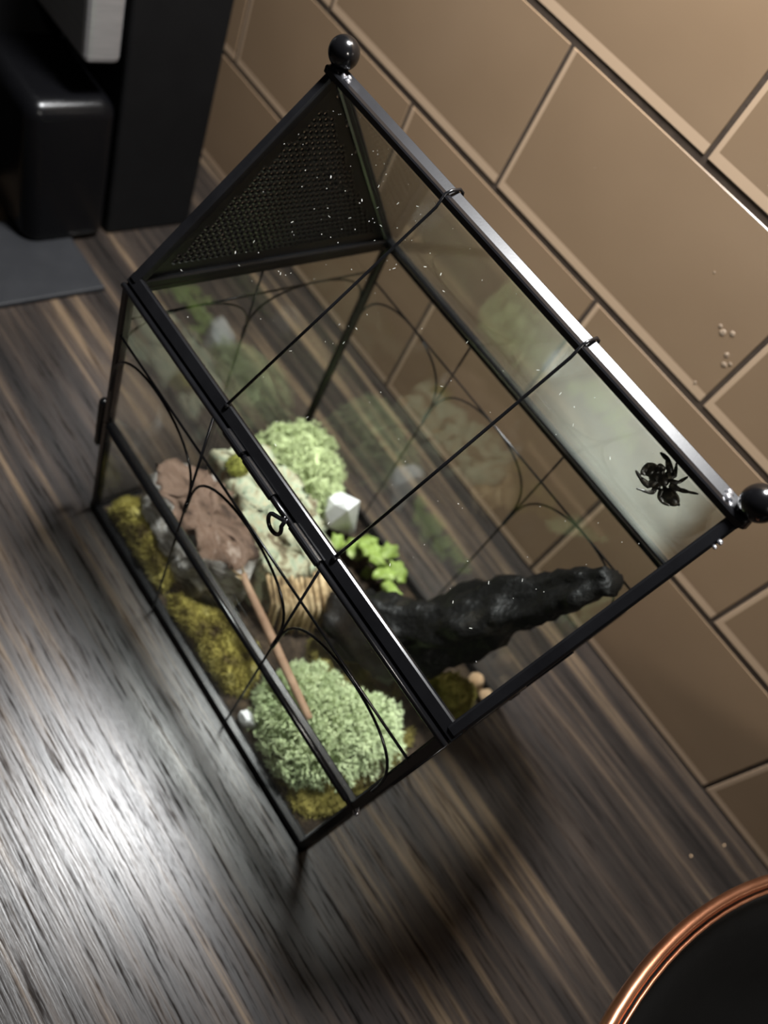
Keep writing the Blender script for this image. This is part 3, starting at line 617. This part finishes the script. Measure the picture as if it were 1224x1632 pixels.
rbox((-0.30, 0.052, 0.0), (-0.2105, 0.1125, 0.1065), 0.012, 7).build('front_column', M['black_gloss'], A, True)
rbox((-0.36, 0.0850, 0.131), (-0.2105, 0.1085, 0.30), 0.0045, 3).build('housing', M['silver'], A)
tag(rbox((-0.2362, -0.13, 0.0), (-0.1610, 0.0865, 0.004), 0.0012, 2).build('tray', M['slate']), 'flat slate grey tray on the counter before the black appliance', 'tray')

bc = (0.519, 0.033, 0.0); BW = thing('bowl', bc, 'wide black bowl with a copper rim on the dark counter', 'bowl')
r0, zr_ = 0.1957, 0.135
pts = []
outer = [(0.105,0.0005),(0.118,0.004),(0.140,0.040),(0.165,0.085),(0.184,0.118),(0.1912,0.1310)]
inner = [(0.1890,0.1312),(0.1866,0.1290),(0.178,0.118),(0.160,0.086),(0.135,0.042),(0.112,0.009),(0.02,0.006)]
mb = MB(); mb.lathe(bc, outer + inner, 96, closed=False); k = len(outer+inner)
mb.add([(bc[0], bc[1], 0.006)] , []); n0 = len(mb.v)-1
for j in range(96): mb.f.append(((k-1)*96+j, (k-1)*96+(j+1)%96, n0)); mb.mi.append(0)
mb.f.append(tuple(range(95,-1,-1))); mb.mi.append(0)
mb.build('bowl_body', M['bowl'], BW, True)
rim = [(r0-0.0050,0.1290),(r0-0.0024,0.1286),(r0-0.0005,0.1305),(r0,0.1330),(r0-0.0008,0.1352),(r0-0.0024,0.1361),(r0-0.0042,0.1352),(r0-0.0052,0.1330)]
MB().lathe(bc, rim, 128).build('copper_rim', M['copper'], BW, True)
bead = [(r0-0.0058+0.0007*math.cos(a), 0.1350+0.0007*math.sin(a)) for a in np.linspace(0, 2*math.pi, 8, endpoint=False)]
MB().lathe(bc, bead, 128).build('rim_bead', M['copper'], BW, True)

# crumbs on the counter
for i, (x_, y_, lb_) in enumerate(((0.3695, 0.2265, 'tiny pale crumb on the counter close to the foot of the tiled wall'), (0.3590, 0.1995, 'tiny pale crumb on bare counter between the bowl and the wall'))):
    k_ = MB().ball((0,0,0), 1.0, 8, 6); r_s = 0.0007
    mb = MB().add([(x_ + v[0]*r_s*(1+.3*noise.noise(Vector(v)+Vector((i,0,0)))), y_ + v[1]*r_s, (v[2]+0.98)*r_s*0.8) for v in k_.v], k_.f)
    tag(mb.build('crumb', M['tan_stone'], smooth=True), lb_, 'crumb')
# repeats of one kind carry a shared group
for key, grp in (('cushion_moss', 'olive moss cushions in the terrarium'), ('reindeer_moss', 'reindeer moss clumps in the terrarium'), ('crystal', 'white crystals in the terrarium'), ('pebble', 'pebbles in the terrarium corner'), ('crumb', 'crumbs on the counter')):
    for o in col.objects:
        if o.parent is None and o.name.split('.')[0] == key: o['group'] = grp
